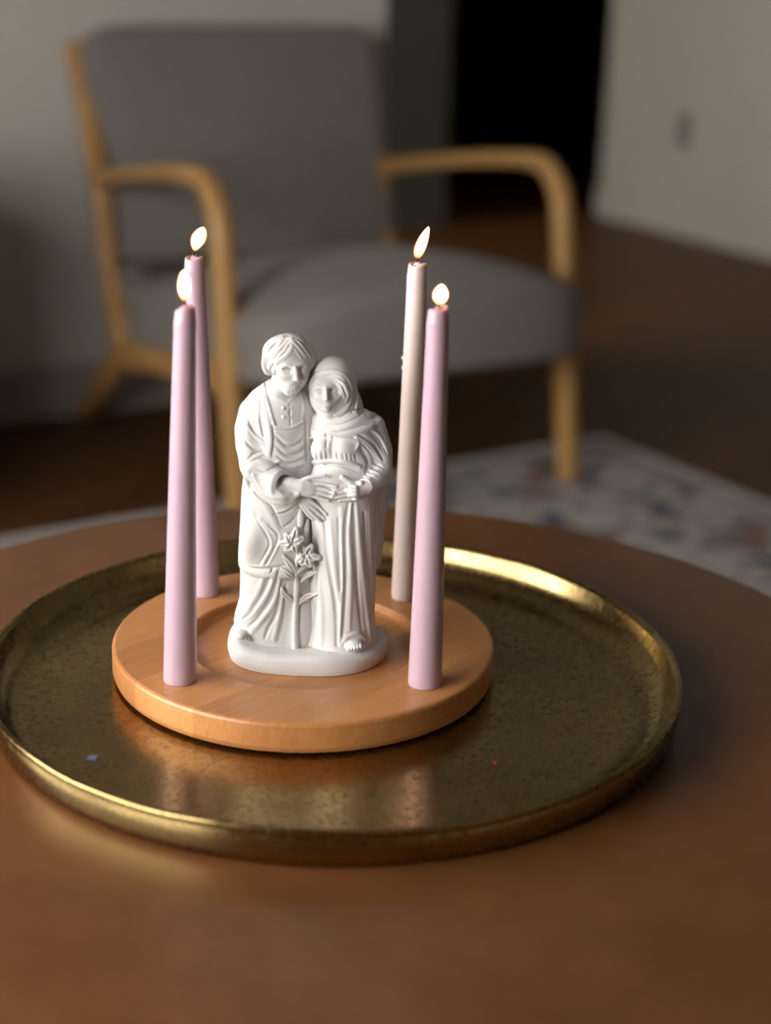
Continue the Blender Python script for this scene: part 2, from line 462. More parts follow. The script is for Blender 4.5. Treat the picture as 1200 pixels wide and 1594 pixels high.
# ------------------------------------------------------------------ out-of-view cabinet, added to shade the lower left wall
cb = empty('shade_cabinet'); cb.matrix_world = RZ @ Matrix.Translation((0.34, 2.82, 0))
tag(cb, 'low dark wooden cabinet added out of view to shade the wall beside the armchair', 'cabinet')
boxes('body', [(-0.25, 0.25, -0.28, 0.30, 0.08, 0.58)], M['floor'], cb, 0.004)
boxes('top', [(-0.27, 0.27, -0.31, 0.31, 0.58, 0.605)], M['floor'], cb, 0.005)
for x0 in (-0.245, 0.003):
    dr = boxes('door', [(x0, x0 + 0.242, -0.298, -0.28, 0.095, 0.565)], M['floor'], cb, 0.003)
    kx = x0 + (0.215 if x0 < -0.1 else 0.027)
    boxes('knob', [(kx - 0.010, kx + 0.010, -0.318, -0.298, 0.33, 0.35)], M['brass'], dr, 0.004)
for x0 in (-0.235, 0.205):
    for y0 in (-0.265, 0.255):
        boxes('leg', [(x0, x0 + 0.03, y0, y0 + 0.03, 0.0, 0.08)], M['floor'], cb, 0.003)

# ------------------------------------------------------------------ coffee table
TZ = 0.4955
tb = empty('coffee_table', (-0.024, 0.937, 0))
tag(tb, 'large round brown leather-topped coffee table carrying the brass tray', 'table')
R = 0.372
prof = [(0, TZ - 0.034), (R - 0.006, TZ - 0.034), (R, TZ - 0.028), (R, TZ - 0.005), (R - 0.0015, TZ - 0.0015), (R - 0.005, TZ), (0, TZ)]
def oval(bm):          # slightly longer towards the viewer's side of the room
    for v in bm.verts:
        if v.co.y < 0: v.co.y *= 1.2
    return bm
link('table_top', bm_mesh(oval(lathe_bm(prof, 160)), 'table_top'), M['table'], tb)
prof = [(0, 0.05), (R - 0.03, 0.05), (R - 0.025, 0.055), (R - 0.025, TZ - 0.034), (0, TZ - 0.034)]
link('drum_body', bm_mesh(oval(lathe_bm(prof, 128)), 'drum_body'), M['table'], tb)
prof = [(0, 0.008), (R - 0.05, 0.008), (R - 0.05, 0.05), (0, 0.05)]
link('plinth', bm_mesh(oval(lathe_bm(prof, 96)), 'plinth'), M['dark'], tb)

# ------------------------------------------------------------------ brass tray
tr = empty('brass_tray', (-0.030, 0.9461, TZ))
tag(tr, 'large round aged brass tray with raised rim on the coffee table', 'tray')
RT = 0.2215
rng = random.Random(4)
prof = [(0, 0.0004), (RT - 0.0055, 0.0004), (RT - 0.0028, 0.0016), (RT - 0.0018, 0.006), (RT - 0.0013, 0.012), (RT - 0.0012, 0.0180), (RT - 0.0024, 0.0195), (RT + 0.0002, 0.0208), (RT, 0.0232), (RT - 0.0018, 0.0240), (RT - 0.0036, 0.0234),
        (RT - 0.0050, 0.0205), (RT - 0.0075, 0.013), (RT - 0.0125, 0.0065), (RT - 0.0185, 0.0040), (RT - 0.0205, 0.0037), (RT - 0.0225, 0.0030), (RT - 0.03, 0.0027), (0.12, 0.0025), (0, 0.0025)]
bm = lathe_bm(prof, 240)
for v in bm.verts:
    a = math.atan2(v.co.y, v.co.x); r = math.hypot(v.co.x, v.co.y)
    if r > RT - 0.02:
        v.co.z += 0.00035 * math.sin(7 * a + 1) * (v.co.z / 0.024) + 0.00022 * math.sin(23 * a) * (v.co.z / 0.024)
link('tray_pan', bm_mesh(bm, 'tray_pan'), M['brass'], tr, True)
TF = TZ + 0.0025
def fleck(label, px, py, pts, mat):
    bm = bmesh.new()
    lo = [bm.verts.new((x, y, 0)) for x, y in pts]; hi = [bm.verts.new((x * .94, y * .94, 0.0006)) for x, y in pts]
    bm.faces.new(lo[::-1]); bm.faces.new(hi)
    for k in range(len(pts)): bm.faces.new((lo[k], lo[(k + 1) % len(pts)], hi[(k + 1) % len(pts)], hi[k]))
    o = link('paper_fleck', bm_mesh(bm, 'paper_fleck'), mat); o.location = (px, py, TF + 0.0003)
    return tag(o, label, 'fleck')
fleck('tiny blue-grey paper fleck lying on the tray floor', -0.1670, 0.8348, [(-.0034, -.002), (.0028, -.003), (.0036, .0026), (-.0014, .0034)], m_plain('blue_grey_paper', (0.15, 0.18, 0.30), 0.7))
fleck('tiny red paper fleck lying on the tray floor', 0.0687, 0.8440, [(-.0012, -.001), (.0011, -.0012), (.0013, .0012), (-.001, .0014)], m_plain('red_paper', (0.35, 0.05, 0.05), 0.7))

# ------------------------------------------------------------------ wooden candle board
DZ = 0.5196
DC = Vector((-0.0509, 0.9691, 0))
GR = math.radians(47)
bd = empty('candle_board', (DC.x, DC.y, TF), GR)
tag(bd, 'round beech candle board with a sunken centre standing in the tray', 'board')
T0, T1, RD, RR = 0.0014, DZ - TF, 0.125, 0.077
prof = [(0, T0), (RD - 0.004, T0), (RD - 0.001, T0 + 0.001), (RD, T0 + 0.004), (RD, T1 - 0.0022), (RD - 0.0007, T1 - 0.0007), (RD - 0.0022, T1), (RR + 0.0015, T1), (RR + 0.0003, T1 - 0.0004), (RR, T1 - 0.0018), (RR - 0.0005, T1 - 0.0055), (RR - 0.003, T1 - 0.0070), (0, T1 - 0.0070)]
cuts = [-0.13, -0.088, -0.031, 0.022, 0.066, 0.13]
for a, b in zip(cuts, cuts[1:]):
    bm = lathe_bm(prof, 192)
    for y, nrm in ((a, -1), (b, 1)):
        if abs(y) < RD:
            g = list(bm.verts) + list(bm.edges) + list(bm.faces)
            r = bmesh.ops.bisect_plane(bm, geom=g, dist=1e-6, plane_co=(0, y, 0), plane_no=(0, nrm, 0), clear_outer=True)
            ed = [e for e in r['geom_cut'] if isinstance(e, bmesh.types.BMEdge)]
            bmesh.ops.holes_fill(bm, edges=ed, sides=0)
    st = link('stave', bm_mesh(bm, 'stave'), M['beech'], bd)
for k in range(4):
    an = math.radians(45 + 90 * k)
    bm = lathe_bm([(0, 0.0), (0.009, 0.0), (0.010, 0.0006), (0.010, T0), (0, T0)], 24)
    ft = link('foot', bm_mesh(bm, 'foot'), M['dark'], bd)
    ft.location = (0.085 * math.cos(an), 0.085 * math.sin(an), 0)
    ft['label'] = 'dark rubber foot'

# ------------------------------------------------------------------ candles
def candle(name, label, base, tx, height, r0, r1, mat, flame, top_tilt, seed, drips=()):
    """base: (x, y); tx: sideways lean of the top; flame: (dx, height, radius, lean, fatness)"""
    rg = random.Random(seed)
    o = empty(name, (base[0], base[1], DZ))
    tag(o, label, 'candle', 'lit taper candles on the wooden board')
    seg = 40
    lv = [(0.0, r0 * 0.965), (0.0012, r0 * 0.995), (0.003, r0)]
    for k in range(1, 24):
        t = k / 24; lv.append((0.003 + (height - 0.011) * t, r0 + (r1 - r0) * t))
    lv += [(height - 0.0085, r1 * 1.02), (height - 0.0078, r1 * 1.03), (height - 0.0070, r1 * 0.985), (height - 0.002, r1 * 0.93), (height - 0.0004, r1 * 0.87), (height, r1 * 0.76), (height - 0.0008, r1 * 0.62), (height - 0.0012, r1 * 0.45), (height - 0.0004, r1 * 0.26), (height + 0.001, r1 * .18)]
    bm = bmesh.new(); rings = []
    ph = [rg.uniform(0, 6.28) for _ in range(4)]
    for z, r in lv:
        t = z / height; top = max(0, (z - height + 0.010) / 0.010)
        ring = []
        for k in range(seg):
            a = 2 * math.pi * k / seg
            rr = r * (1 + 0.003 * math.sin(2 * a + ph[0] + 3 * t) + 0.02 * top * math.sin(3 * a + ph[1]))
            zz = z + top * (top_tilt * math.cos(a) * r / r1 + 0.0007 * math.sin(2 * a + ph[2]))
            ring.append(bm.verts.new((tx * (t ** 1.15) + rr * math.cos(a), rr * math.sin(a), zz)))
        rings.append(ring)
    for a, b in zip(rings, rings[1:]):
        for k in range(seg): bm.faces.new((a[k], a[(k + 1) % seg], b[(k + 1) % seg], b[k]))
    bm.faces.new(rings[0][::-1]); bm.faces.new(rings[-1])
    for (dz, an, rad, ln) in drips:
        t = dz / height; r = r0 + (r1 - r0) * t
        mtx = Matrix.Translation((tx * (t ** 1.15) + r * math.cos(an), r * math.sin(an), dz)) @ Matrix.Diagonal((1, 1, ln, 1))
        bmesh.ops.create_uvsphere(bm, u_segments=10, v_segments=8, radius=rad, matrix=mtx)
    link('wax_body', bm_mesh(bm, 'wax_body'), mat, o, True)
    dx, fh, fr, lean, z0, tip = flame
    # wick: wax-soaked foot, charred bent end
    wl = z0 + 0.0045
    pth = [(tx, 0, height - 0.001, .0011, .0011), (tx + dx * .3, 0, height + wl * .35, .0007, .0007), (tx + dx * .7, 0, height + wl * .75, .0006, .0006), (tx + dx * 1.0, 0, height + wl, .0005, .0005)]
    wk = link('wick', sweep_mesh('wick', pth, (0, 1, 0), 4, 8, 2.0), M['wick'], o, True)
    # flame: teardrop swept on a leaning axis, a bright body inside a thin orange mantle
    def teardrop(nm, mat, sr_, z_in, parent):
        nn = 24
        bm = bmesh.new(); rings = []
        for k in range(nn + 1):
            t = k / nn
            r = fr * sr_ * (math.sin(math.pi * min(1, t ** tip)) ** 0.62)
            tt = z_in + (1 - z_in * 1.6) * t
            cx = tx + dx * .8 + lean * (tt ** 1.25); cz = height + z0 + fh * tt
            if r < 1e-5: rings.append([bm.verts.new((cx, 0, cz))])
            else: rings.append([bm.verts.new((cx + r * math.cos(2 * math.pi * q / 20), r * math.sin(2 * math.pi * q / 20), cz - (lean / fh) * r * math.cos(2 * math.pi * q / 20) * .6)) for q in range(20)])
        for a, b in zip(rings, rings[1:]):
            for k in range(20):
                u = []
                for v in (a[k % len(a)], a[(k + 1) % 20 % len(a)], b[(k + 1) % 20 % len(b)], b[k % len(b)]):
                    if v not in u: u.append(v)
                if len(u) > 2: bm.faces.new(u)
        return link(nm, bm_mesh(bm, nm), mat, parent, True)
    fl = teardrop('flame', M['flame'], 0.88, 0.02, o)
    teardrop('flame_mantle', M['mantle'], 1.04, 0.0, fl)
    return o
PI = math.pi
candle('taper_candle', 'mauve taper candle with a slim upright flame and the widest foot on the board', (-0.1235, 0.899), 0.0062, 0.2337, 0.0103, 0.0064, M['wax_purple'], (-0.0003, 0.0185, 0.0041, -0.0002, 0.0030, 0.92), 0.0012, 1)
candle('taper_candle', 'mauve taper candle with a short round flame in front of the pale rose candle', (0.0275, 0.904), -0.0008, 0.2365, 0.0105, 0.0064, M['wax_purple'], (0.0008, 0.0124, 0.0047, 0.0008, 0.0014, 0.95), 0.0012, 2)
candle('taper_candle', 'mauve taper candle with a fat flame leaning aside and a ringed tip', (-0.1245, 1.040), -0.0050, 0.2360, 0.0100, 0.0066, M['wax_purple'], (0.0004, 0.0165, 0.0048, 0.0060, 0.0036, 1.15), 0.0004, 3)
candle('taper_candle', 'pale rose taper candle with a tall thin leaning flame and a wax drip', (0.0155, 1.044), 0.0006, 0.2355, 0.0096, 0.0066, M['wax_rose'], (-0.0006, 0.0215, 0.0037, 0.0070, 0.0030, 0.72), 0.0004, 4,
       drips=((0.172, PI, 0.0011, 1.3), (0.165, PI * 0.97, 0.0007, 2.2)))

# ------------------------------------------------------------------ plaster figurine
# sculpted as signed-distance volumes in millimetres (x right, y away from the viewer, z up), meshed with surface nets
FIG = Vector((-0.0490, 0.9630, DZ - 0.0070))
def ray(u, v):
    a = (u - 600) / FPX; b = (797 - v) / FPX
    a, b = a * cr - b * sr, a * sr + b * cr
    return np.array([a, cp + b * sp, -sp + b * cp])
CAM_L = (np.array([0, 0, CAM_H]) - np.array(FIG)) * 1000
def P(u, v, d):
    """point of the figurine (mm): outline position u, v taken at depth d in front of the figurine's mid plane"""
    r = ray(u, v); y = FIG.y * 1000 - d
    q = r * (y / r[1])
    return q + np.array([0, 0, CAM_H * 1000]) - np.array(FIG) * 1000
def A_(x, y): return (340 + x * .23333, 510 + y * .23333)
def B_(x, y): return (340 + x * .23333, 770 + y * .23333)
def C_(x, y): return (360 + x * .11667, 640 + y * .11667)
def D_(x, y): return (440 + x * .15, 680 + y * .15)
def E_(x, y): return (400 + x * .1381, 770 + y * .1380)
def HM(x, y): return (360 + x * .11667, 510 + y * .11667)
def HW(x, y): return (460 + x * .13333, 540 + y * .13333)

class Vol:
    def __init__(s, lo, hi, h):
        s.lo = np.array(lo, float); s.h = h
        s.n = np.ceil((np.array(hi) - s.lo) / h).astype(int) + 1
        s.ax = [(s.lo[i] + h * np.arange(s.n[i])).astype(np.float32) for i in range(3)]
        s.F = np.full(s.n, 50.0, np.float32)
    def reg(s, lo, hi):
        a = np.clip(np.floor((np.array(lo) - s.lo) / s.h).astype(int), 0, s.n)
        b = np.clip(np.ceil((np.array(hi) - s.lo) / s.h).astype(int) + 1, 0, s.n)
        sl = tuple(slice(int(i), int(j)) for i, j in zip(a, b))
        X = s.ax[0][sl[0]][:, None, None]; Y = s.ax[1][sl[1]][None, :, None]; Z = s.ax[2][sl[2]][None, None, :]
        return sl, X, Y, Z
    def op(s, sl, d, k, sub=False):
        f = s.F[sl]
        if d.size == 0: return
        if sub:
            g = -d
            h = np.maximum(k - np.abs(f - g), 0) / k
            s.F[sl] = np.maximum(f, g) + h * h * k * .25
        else:
            h = np.maximum(k - np.abs(f - d), 0) / k
            s.F[sl] = np.minimum(f, d) - h * h * k * .25
    def ell(s, c, r, k=1.5, rot=None, sub=False):
        c = np.array(c, float); r = np.array(r, float); m_ = r.max() + k + 2
        sl, X, Y, Z = s.reg(c - m_, c + m_)
        x, y, z = X - c[0], Y - c[1], Z - c[2]
        if rot is not None:
            R3 = np.array(rot.to_3x3()).T
            x, y, z = (R3[i, 0] * x + R3[i, 1] * y + R3[i, 2] * z for i in range(3))
        k0 = np.sqrt((x / r[0]) ** 2 + (y / r[1]) ** 2 + (z / r[2]) ** 2) + 1e-6
        k1 = np.sqrt((x / r[0] ** 2) ** 2 + (y / r[1] ** 2) ** 2 + (z / r[2] ** 2) ** 2) + 1e-6
        s.op(sl, k0 * (k0 - 1) / k1, k, sub)
    def chain(s, pts, rad, k=1.0, sub=False):
        pts = [np.array(p, float) for p in pts]
        if np.isscalar(rad): rad = [rad] * len(pts)
        m_ = max(rad) + k + 1.5
        lo = np.min(pts, 0) - m_; hi = np.max(pts, 0) + m_
        sl, X, Y, Z = s.reg(lo, hi)
        best = None
        for a, b, ra, rb in zip(pts, pts[1:], rad, rad[1:]):
            ab = b - a; L = ab.dot(ab) + 1e-9
            t = np.clip(((X - a[0]) * ab[0] + (Y - a[1]) * ab[1] + (Z - a[2]) * ab[2]) / L, 0, 1)
            d = np.sqrt((X - a[0] - t * ab[0]) ** 2 + (Y - a[1] - t * ab[1]) ** 2 + (Z - a[2] - t * ab[2]) ** 2) - (ra + (rb - ra) * t)
            best = d if best is None else np.minimum(best, d)
        s.op(sl, best, k, sub)
    def loft(s, rows, k=2.0, power=2.0, fold=None):
        """rows: (v, uL, uR, depth, half depth)"""
        q = []
        for v, uL, uR, dc, rd in rows:
            l, r_ = P(uL, v, dc), P(uR, v, dc)
            q.append(((l[2] + r_[2]) / 2, (l[0] + r_[0]) / 2, -dc, abs(r_[0] - l[0]) / 2, rd))
        q = np.array(sorted(q)); z = s.ax[2]
        it = lambda i: np.interp(z, q[:, 0], q[:, i])
        ker = np.ones(5) / 5
        sm = lambda a: np.convolve(np.pad(a, 2, mode='edge'), ker, mode='valid')
        cx, cy, rx, ry = (sm(it(i)) for i in (1, 2, 3, 4))
        i0 = int(np.searchsorted(z, q[0, 0] - 3)); i1 = int(np.searchsorted(z, q[-1, 0] + 3))
        sl = (slice(None), slice(None), slice(i0, i1))
        cx, cy, rx, ry = (a[i0:i1].astype(np.float32)[None, None, :] for a in (cx, cy, rx, ry))
        X = s.ax[0][:, None, None] - cx; Y = s.ax[1][None, :, None] - cy
        if fold is not None:
            th = np.arctan2(X / rx, -Y / ry); g = 1 + fold(th, z[i0:i1][None, None, :])
            rx = rx * g; ry = ry * g
        k0 = np.sqrt((X / rx) ** 2 + (Y / ry) ** 2) + 1e-6
        k1 = np.sqrt((X / rx ** 2) ** 2 + (Y / ry ** 2) ** 2) + 1e-6
        d = k0 * (k0 - 1) / k1
        Z = z[i0:i1][None, None, :]
        d = np.maximum(d, np.maximum(q[0, 0] - Z, Z - q[-1, 0]))
        s.op(sl, d.astype(np.float32), k)
    def sample(s, p):
        g = (p - s.lo) / s.h
        i = np.clip(g.astype(int), 0, s.n - 2); t = np.clip(g - i, 0, 1)
        out = 0
        for a in (0, 1):
            for b in (0, 1):
                for c in (0, 1):
                    w_ = (t[..., 0] if a else 1 - t[..., 0]) * (t[..., 1] if b else 1 - t[..., 1]) * (t[..., 2] if c else 1 - t[..., 2])
                    out = out + w_ * s.F[i[..., 0] + a, i[..., 1] + b, i[..., 2] + c]
        return out
    def depth(s, u, v, default=20.0):
        ds = np.arange(60, -30, -0.3)
        p = np.array([P(u, v, d) for d in ds])
        inb = np.all((p > s.lo) & (p < s.lo + (s.n - 1) * s.h), axis=1)
        f = np.where(inb, s.sample(np.clip(p, s.lo, s.lo + (s.n - 1) * s.h)), 50)
        h_ = np.nonzero(f < 0)[0]
        return float(ds[h_[0]]) if len(h_) else default
    def on(s, px, n=4, lift=0.0, smooth=True):
        """a smooth line drawn on the visible front of the volume"""
        q = catmull([np.array(p, float) for p in px], n) if len(px) > 1 else [np.array(px[0], float)]
        d = np.array([s.depth(p[0], p[1], np.nan) for p in q])
        ok = np.nonzero(~np.isnan(d))[0]
        if len(ok) == 0: d[:] = 10.0
        else:
            for i in range(len(d)):
                if np.isnan(d[i]):
                    j = ok[np.argmin(np.abs(ok - i))]; d[i] = d[j] - 2.0 * abs(i - j)
        if smooth and len(d) > 3:
            d = np.convolve(np.pad(d, 2, mode='edge'), np.ones(5) / 5, mode='valid')
        return [P(p[0], p[1], dd + lift) for p, dd in zip(q, d)]
    def ridge(s, px, r=1.0, k=1.2, sink=0.45, taper=True, n=4):
        pts = s.on(px, n, -r * sink)
        m_ = len(pts)
        rad = [r * ((0.45 + 0.55 * math.sin(math.pi * (i + .6) / (m_ + .2)) ** .6) if taper else 1) for i in range(m_)]
        s.chain(pts, rad, k)
    def groove(s, px, r=0.9, k=1.0, lift=0.25, taper=True, n=4):
        pts = s.on(px, n, r * lift)
        m_ = len(pts)
        rad = [r * ((0.35 + 0.65 * math.sin(math.pi * (i + .6) / (m_ + .2)) ** .6) if taper else 1) for i in range(m_)]
        s.chain(pts, rad, k, sub=True)
    def blob(s, u, v, r, sink=0.5, k=1.0, rot=None, sub=False):
        r = (r, r, r) if np.isscalar(r) else r
        d = s.depth(u, v)
        s.ell(P(u, v, d - r[1] * sink), r, k, rot, sub)
    def mesh(s, name):
        F = s.F; F = np.pad(F, 1, constant_values=5.0)
        S = F < 0
        n = np.array(F.shape) - 1
        cnt = np.zeros(n, np.int8)
        offs = [(a, b, c) for a in (0, 1) for b in (0, 1) for c in (0, 1)]
        for a, b, c in offs: cnt += S[a:a + n[0], b:b + n[1], c:c + n[2]]
        act = (cnt > 0) & (cnt < 8)
        idx = np.argwhere(act)
        vid = np.full(n, -1, np.int32); vid[tuple(idx.T)] = np.arange(len(idx))
        val = np.stack([F[idx[:, 0] + a, idx[:, 1] + b, idx[:, 2] + c] for a, b, c in offs], 1)
        acc = np.zeros((len(idx), 3)); num = np.zeros(len(idx))
        for i, o1 in enumerate(offs):
            for j, o2 in enumerate(offs):
                if j > i and sum(abs(p - q) for p, q in zip(o1, o2)) == 1:
                    f1, f2 = val[:, i], val[:, j]
                    x = (f1 < 0) != (f2 < 0)
                    t = np.where(x, f1 / np.where(x, f1 - f2, 1), 0)
                    acc += np.where(x[:, None], np.array(o1) + t[:, None] * (np.array(o2) - np.array(o1)), 0); num += x
        ver = (idx + acc / num[:, None] - 1) * s.h + s.lo
        faces = []
        for ax in range(3):
            o = [0, 0, 0]; o[ax] = 1
            S1 = S[o[0]:, o[1]:, o[2]:]; S0 = S[:S1.shape[0], :S1.shape[1], :S1.shape[2]]
            e = np.argwhere(S0 != S1)
            b, c = [(1, 2), (2, 0), (0, 1)][ax]
            e = e[(e[:, b] > 0) & (e[:, c] > 0) & (e[:, b] < n[b]) & (e[:, c] < n[c]) & (e[:, ax] < n[ax])]
            flip = S0[tuple(e.T)]
            def g(db, dc):
                q = e.copy(); q[:, b] -= db; q[:, c] -= dc
                return vid[tuple(q.T)]
            quad = np.stack([g(1, 1), g(0, 1), g(0, 0), g(1, 0)], 1)
            quad[~flip] = quad[~flip][:, ::-1]
            faces.append(quad)
        faces = np.concatenate(faces); faces = faces[(faces >= 0).all(1)]
        # two light smoothing passes
        for _ in range(1):
            acc = np.zeros_like(ver); num = np.zeros(len(ver))
            for i, j in ((0, 1), (1, 2), (2, 3), (3, 0)):
                np.add.at(acc, faces[:, i], ver[faces[:, j]]); np.add.at(num, faces[:, i], 1)
                np.add.at(acc, faces[:, j], ver[faces[:, i]]); np.add.at(num, faces[:, j], 1)
            ver = ver * .75 + .25 * acc / np.maximum(num, 1)[:, None]
        me = bpy.data.meshes.new(name)
        me.vertices.add(len(ver)); me.vertices.foreach_set('co', (ver * .001).astype(np.float32).ravel())
        me.loops.add(faces.size); me.loops.foreach_set('vertex_index', faces.astype(np.int32).ravel())
        me.polygons.add(len(faces)); me.polygons.foreach_set('loop_start', np.arange(0, faces.size, 4, dtype=np.int32))
        me.update(calc_edges=True); me.validate()
        return me

fig = empty('plaster_figurine', FIG)
tag(fig, 'white plaster figurine of a bearded man and a veiled expectant woman embracing, on the board', 'figurine')
RX = lambda d_: Matrix.Rotation(math.radians(d_), 4, 'X')
RY = lambda d_: Matrix.Rotation(math.radians(d_), 4, 'Y')
RZm = lambda d_: Matrix.Rotation(math.radians(d_), 4, 'Z')
BASE_H = 13.0

# ---- base
vb = Vol((-55, -46, -1), (55, 46, 17), 0.7)
sl, X, Y, Z = vb.reg((-60, -60, -5), (60, 60, 20))
bx, by = 51.0, 40.0
ang = np.arctan2(Y / by, X / bx)
wob = 1 + 0.012 * np.sin(5 * ang + 1) + 0.010 * np.sin(3 * ang + 2.2)
z_r = np.clip((Z - 1.0) / (BASE_H - 1.0), 0, 1)
shr = 1 + 0.025 * np.sin(PI * z_r)
k0 = (np.abs(X / (bx * wob * shr)) ** 2.3 + np.abs(Y / (by * wob * shr)) ** 2.3) ** (1 / 2.3)
d2 = (k0 - 1) * by
dz = np.maximum(-Z, Z - BASE_H - 0.5 * np.sin(X * .12) - 0.4 * np.cos(Y * .17 + X * .05))
rr = 3.5
qx, qz = np.maximum(d2 + rr, 0), np.maximum(dz + rr, 0)
d = np.sqrt(qx * qx + qz * qz) - rr + np.minimum(np.maximum(d2 + rr, dz + rr), 0)
d = np.where(Z < 4, np.maximum(d2, -Z), d)
vb.F[sl] = d
link('base', vb.mesh('base'), M['plaster'], fig, True)

# ---- the man
vm = Vol((-50, -45, 8), (24, 32, 216), 0.43)
vm.loft([(592, 418, 468, -4, 7), (602, 404, 482, -4, 12), (616, 391, 489, -3, 15.5), (640, 381, 495, -2, 18.5), (680, 379, 497, -1, 21), (725, 381, 497, 0, 22),
         (765, 376, 500, 1, 23), (810, 374, 502, 2, 24), (860, 371, 504, 2, 25), (877, 371, 504, 2, 25.5), (883, 374, 500, 2, 22.5), (905, 374, 500, 2, 23), (930, 373, 500, 2, 21.5), (955, 366, 500, 2, 21),
         (985, 363, 500, 2, 20.5), (1015, 366, 500, 2, 20.5)], 2)
# upper arm and sleeve
vm.chain([P(407, 625, -1), P(396, 642, 1), P(391, 668, 4), P(392, 692, 7), P(397, 722, 11)], [8.5, 9.8, 10.4, 10.2, 9.4], 3)
vm.chain([P(397, 724, 12), P(412, 738, 21), P(431, 751, 28)], [9.2, 9.0, 8.6], 2.5)
# cuff: a turned rim and its hollow
c0 = P(439, 755, 30); axd = P(455, 757, 37) - P(425, 749, 24); axd /= np.linalg.norm(axd)
t1 = np.cross(axd, [0, 0, 1]); t1 /= np.linalg.norm(t1); t2 = np.cross(axd, t1)
for off, rr_, wd in ((-3.2, 8.2, 1.3), (0.0, 8.6, 1.2)):
    ring = [c0 + axd * off + (t1 * math.cos(a) + t2 * math.sin(a)) * rr_ for a in np.linspace(0, 2 * PI, 22)]
    vm.chain(ring, wd, 1.6)
vm.chain([c0 + axd * 3.5, c0 + axd * 8], 6.9, 0.8, sub=True)
# neck
vm.chain([P(438, 606, 4), P(446, 580, 8)], [8.2, 7.6], 3)
# head: skull, face
vm.ell(P(450, 557, 9), (13.2, 14.2, 14.6), 2, RY(6))
vm.ell(P(454, 581, 14), (9.2, 10.2, 13.0), 3, RY(8) @ RX(-8))
vm.ell(P(463, 577, 15), (7.5, 8.0, 10.5), 3, RY(12))
# hair mass
vm.ell(P(447, 547, 7), (15.2, 15.2, 10.6), 1.2, RY(-4))
vm.ell(P(423, 560, 9), (6.0, 8.5, 7.6), 1.5, RY(30))
vm.ell(P(419, 571, 8), (4.2, 6.5, 5.2), 1.5)
vm.ell(P(479, 556, 8), (5.2, 9.5, 8.2), 1.5, RY(-14))
vm.ell(P(452, 534, 12), (10.5, 9.5, 5.2), 2)
# fringe lying over the forehead, parted high
for ln, r_ in (([(452, 527), (438, 540), (428, 553), (420, 566)], 1.9), ([(454, 530), (446, 545), (436, 557), (425, 566)], 1.8), ([(456, 533), (452, 546), (444, 556), (430, 566)], 1.5),
               ([(455, 527), (468, 538), (478, 551), (484, 564)], 1.9), ([(457, 532), (467, 545), (476, 557), (483, 568)], 1.7), ([(459, 538), (464, 550), (470, 558), (478, 567)], 1.4),
               ([(440, 525), (424, 540), (413, 560)], 1.7), ([(420, 552), (412, 565), (415, 577)], 1.6), ([(426, 562), (420, 572), (424, 578)], 1.3)):
    vm.ridge(ln, r_, 0.7, 0.45)
for ln in ([(448, 524), (432, 543), (418, 562)], [(455, 532), (441, 551), (427, 562)], [(457, 528), (472, 543), (482, 560)], [(456, 535), (466, 548), (475, 562)], [(446, 522), (460, 526), (476, 541), (488, 560)], [(433, 530), (418, 548), (411, 566)], [(455, 523), (470, 533), (485, 552)]):
    vm.groove(ln, 0.55, 0.4, 0.15)
# face features (turned to the woman and bowed)
vm.blob(447.5, 576, (2.9, 2.2, 2.2), 0.0, 1.2, sub=True)
vm.blob(470.5, 573.5, (2.5, 2.0, 2.0), 0.0, 1.2, sub=True)
vm.blob(447.5, 576.5, (2.3, 1.6, 1.2), 0.15, 0.3)
vm.blob(470.5, 574.5, (2.0, 1.6, 1.15), 0.15, 0.3)
vm.ridge([(438, 572), (446, 569), (455, 571)], 1.1, 1.2, 0.4); vm.ridge([(463, 570), (470, 567), (477, 569)], 1.0, 1.2, 0.4)
dn = vm.depth(460, 574); dt = vm.depth(462, 590)
vm.chain([P(459.5, 572, dn - .2), P(461, 581, max(dn, dt) + 1.5), P(462.5, 590, dt + 2.6)], [1.2, 1.5, 1.75], 0.9)
vm.ell(P(459, 591, dt + 1.2), (1.2, 1.2, 1.0), .8); vm.ell(P(466, 590, dt + 1.2), (1.0, 1.2, 1.0), .8)
vm.blob(443, 585, (3.4, 2.4, 2.6), 0.55, 2.0); vm.blob(472, 583, (2.4, 2.2, 2.4), 0.55, 2.0)
# moustache, mouth, beard
vm.ell(P(453, 603, 19.5), (5.4, 5.6, 5.0), 2.0); vm.ell(P(452, 610, 21), (3.4, 3.2, 3.0), 1.2)
vm.ridge([(461, 595.5), (455, 597), (449, 601)], 0.85, 0.7, 0.45); vm.ridge([(463, 595.5), (467, 597), (469, 600)], 0.8, 0.7, 0.45)
vm.groove([(452, 600.5), (458, 600), (463, 600)], 0.4, 0.4, 0.0)
vm.blob(457, 602.5, (2.0, 1.0, 0.8), 0.3, 0.4)
for ln in ([(446, 602), (446, 608), (449, 614)], [(450, 606), (449, 611), (450, 617)], [(455, 606), (454, 612), (452, 617)], [(459, 605), (458, 611), (455, 616)], [(463, 602), (461, 608), (458, 613)]):
    vm.ridge(ln, 0.75, 0.35, 0.25)
vm.blob(427, 577, (1.7, 1.7, 2.6), 0.2, 0.6)
# collar, placket, buttons
vm.ridge([A_(322, 385), A_(360, 440), A_(405, 475), A_(458, 500)], 0.9, 0.5, 0.3); vm.ridge([A_(458, 500), A_(492, 476), A_(528, 446)], 0.9, 0.5, 0.3)
vm.groove([A_(474, 505), A_(478, 570), A_(482, 655)], 0.6, 0.4, 0.1)
for yy in (535, 597):
    vm.ridge([A_(428, yy), A_(455, yy + 3), A_(486, yy)], 0.75, 0.4, 0.2, False)
    vm.blob(*A_(436, yy), 1.15, 0.2, 0.4)
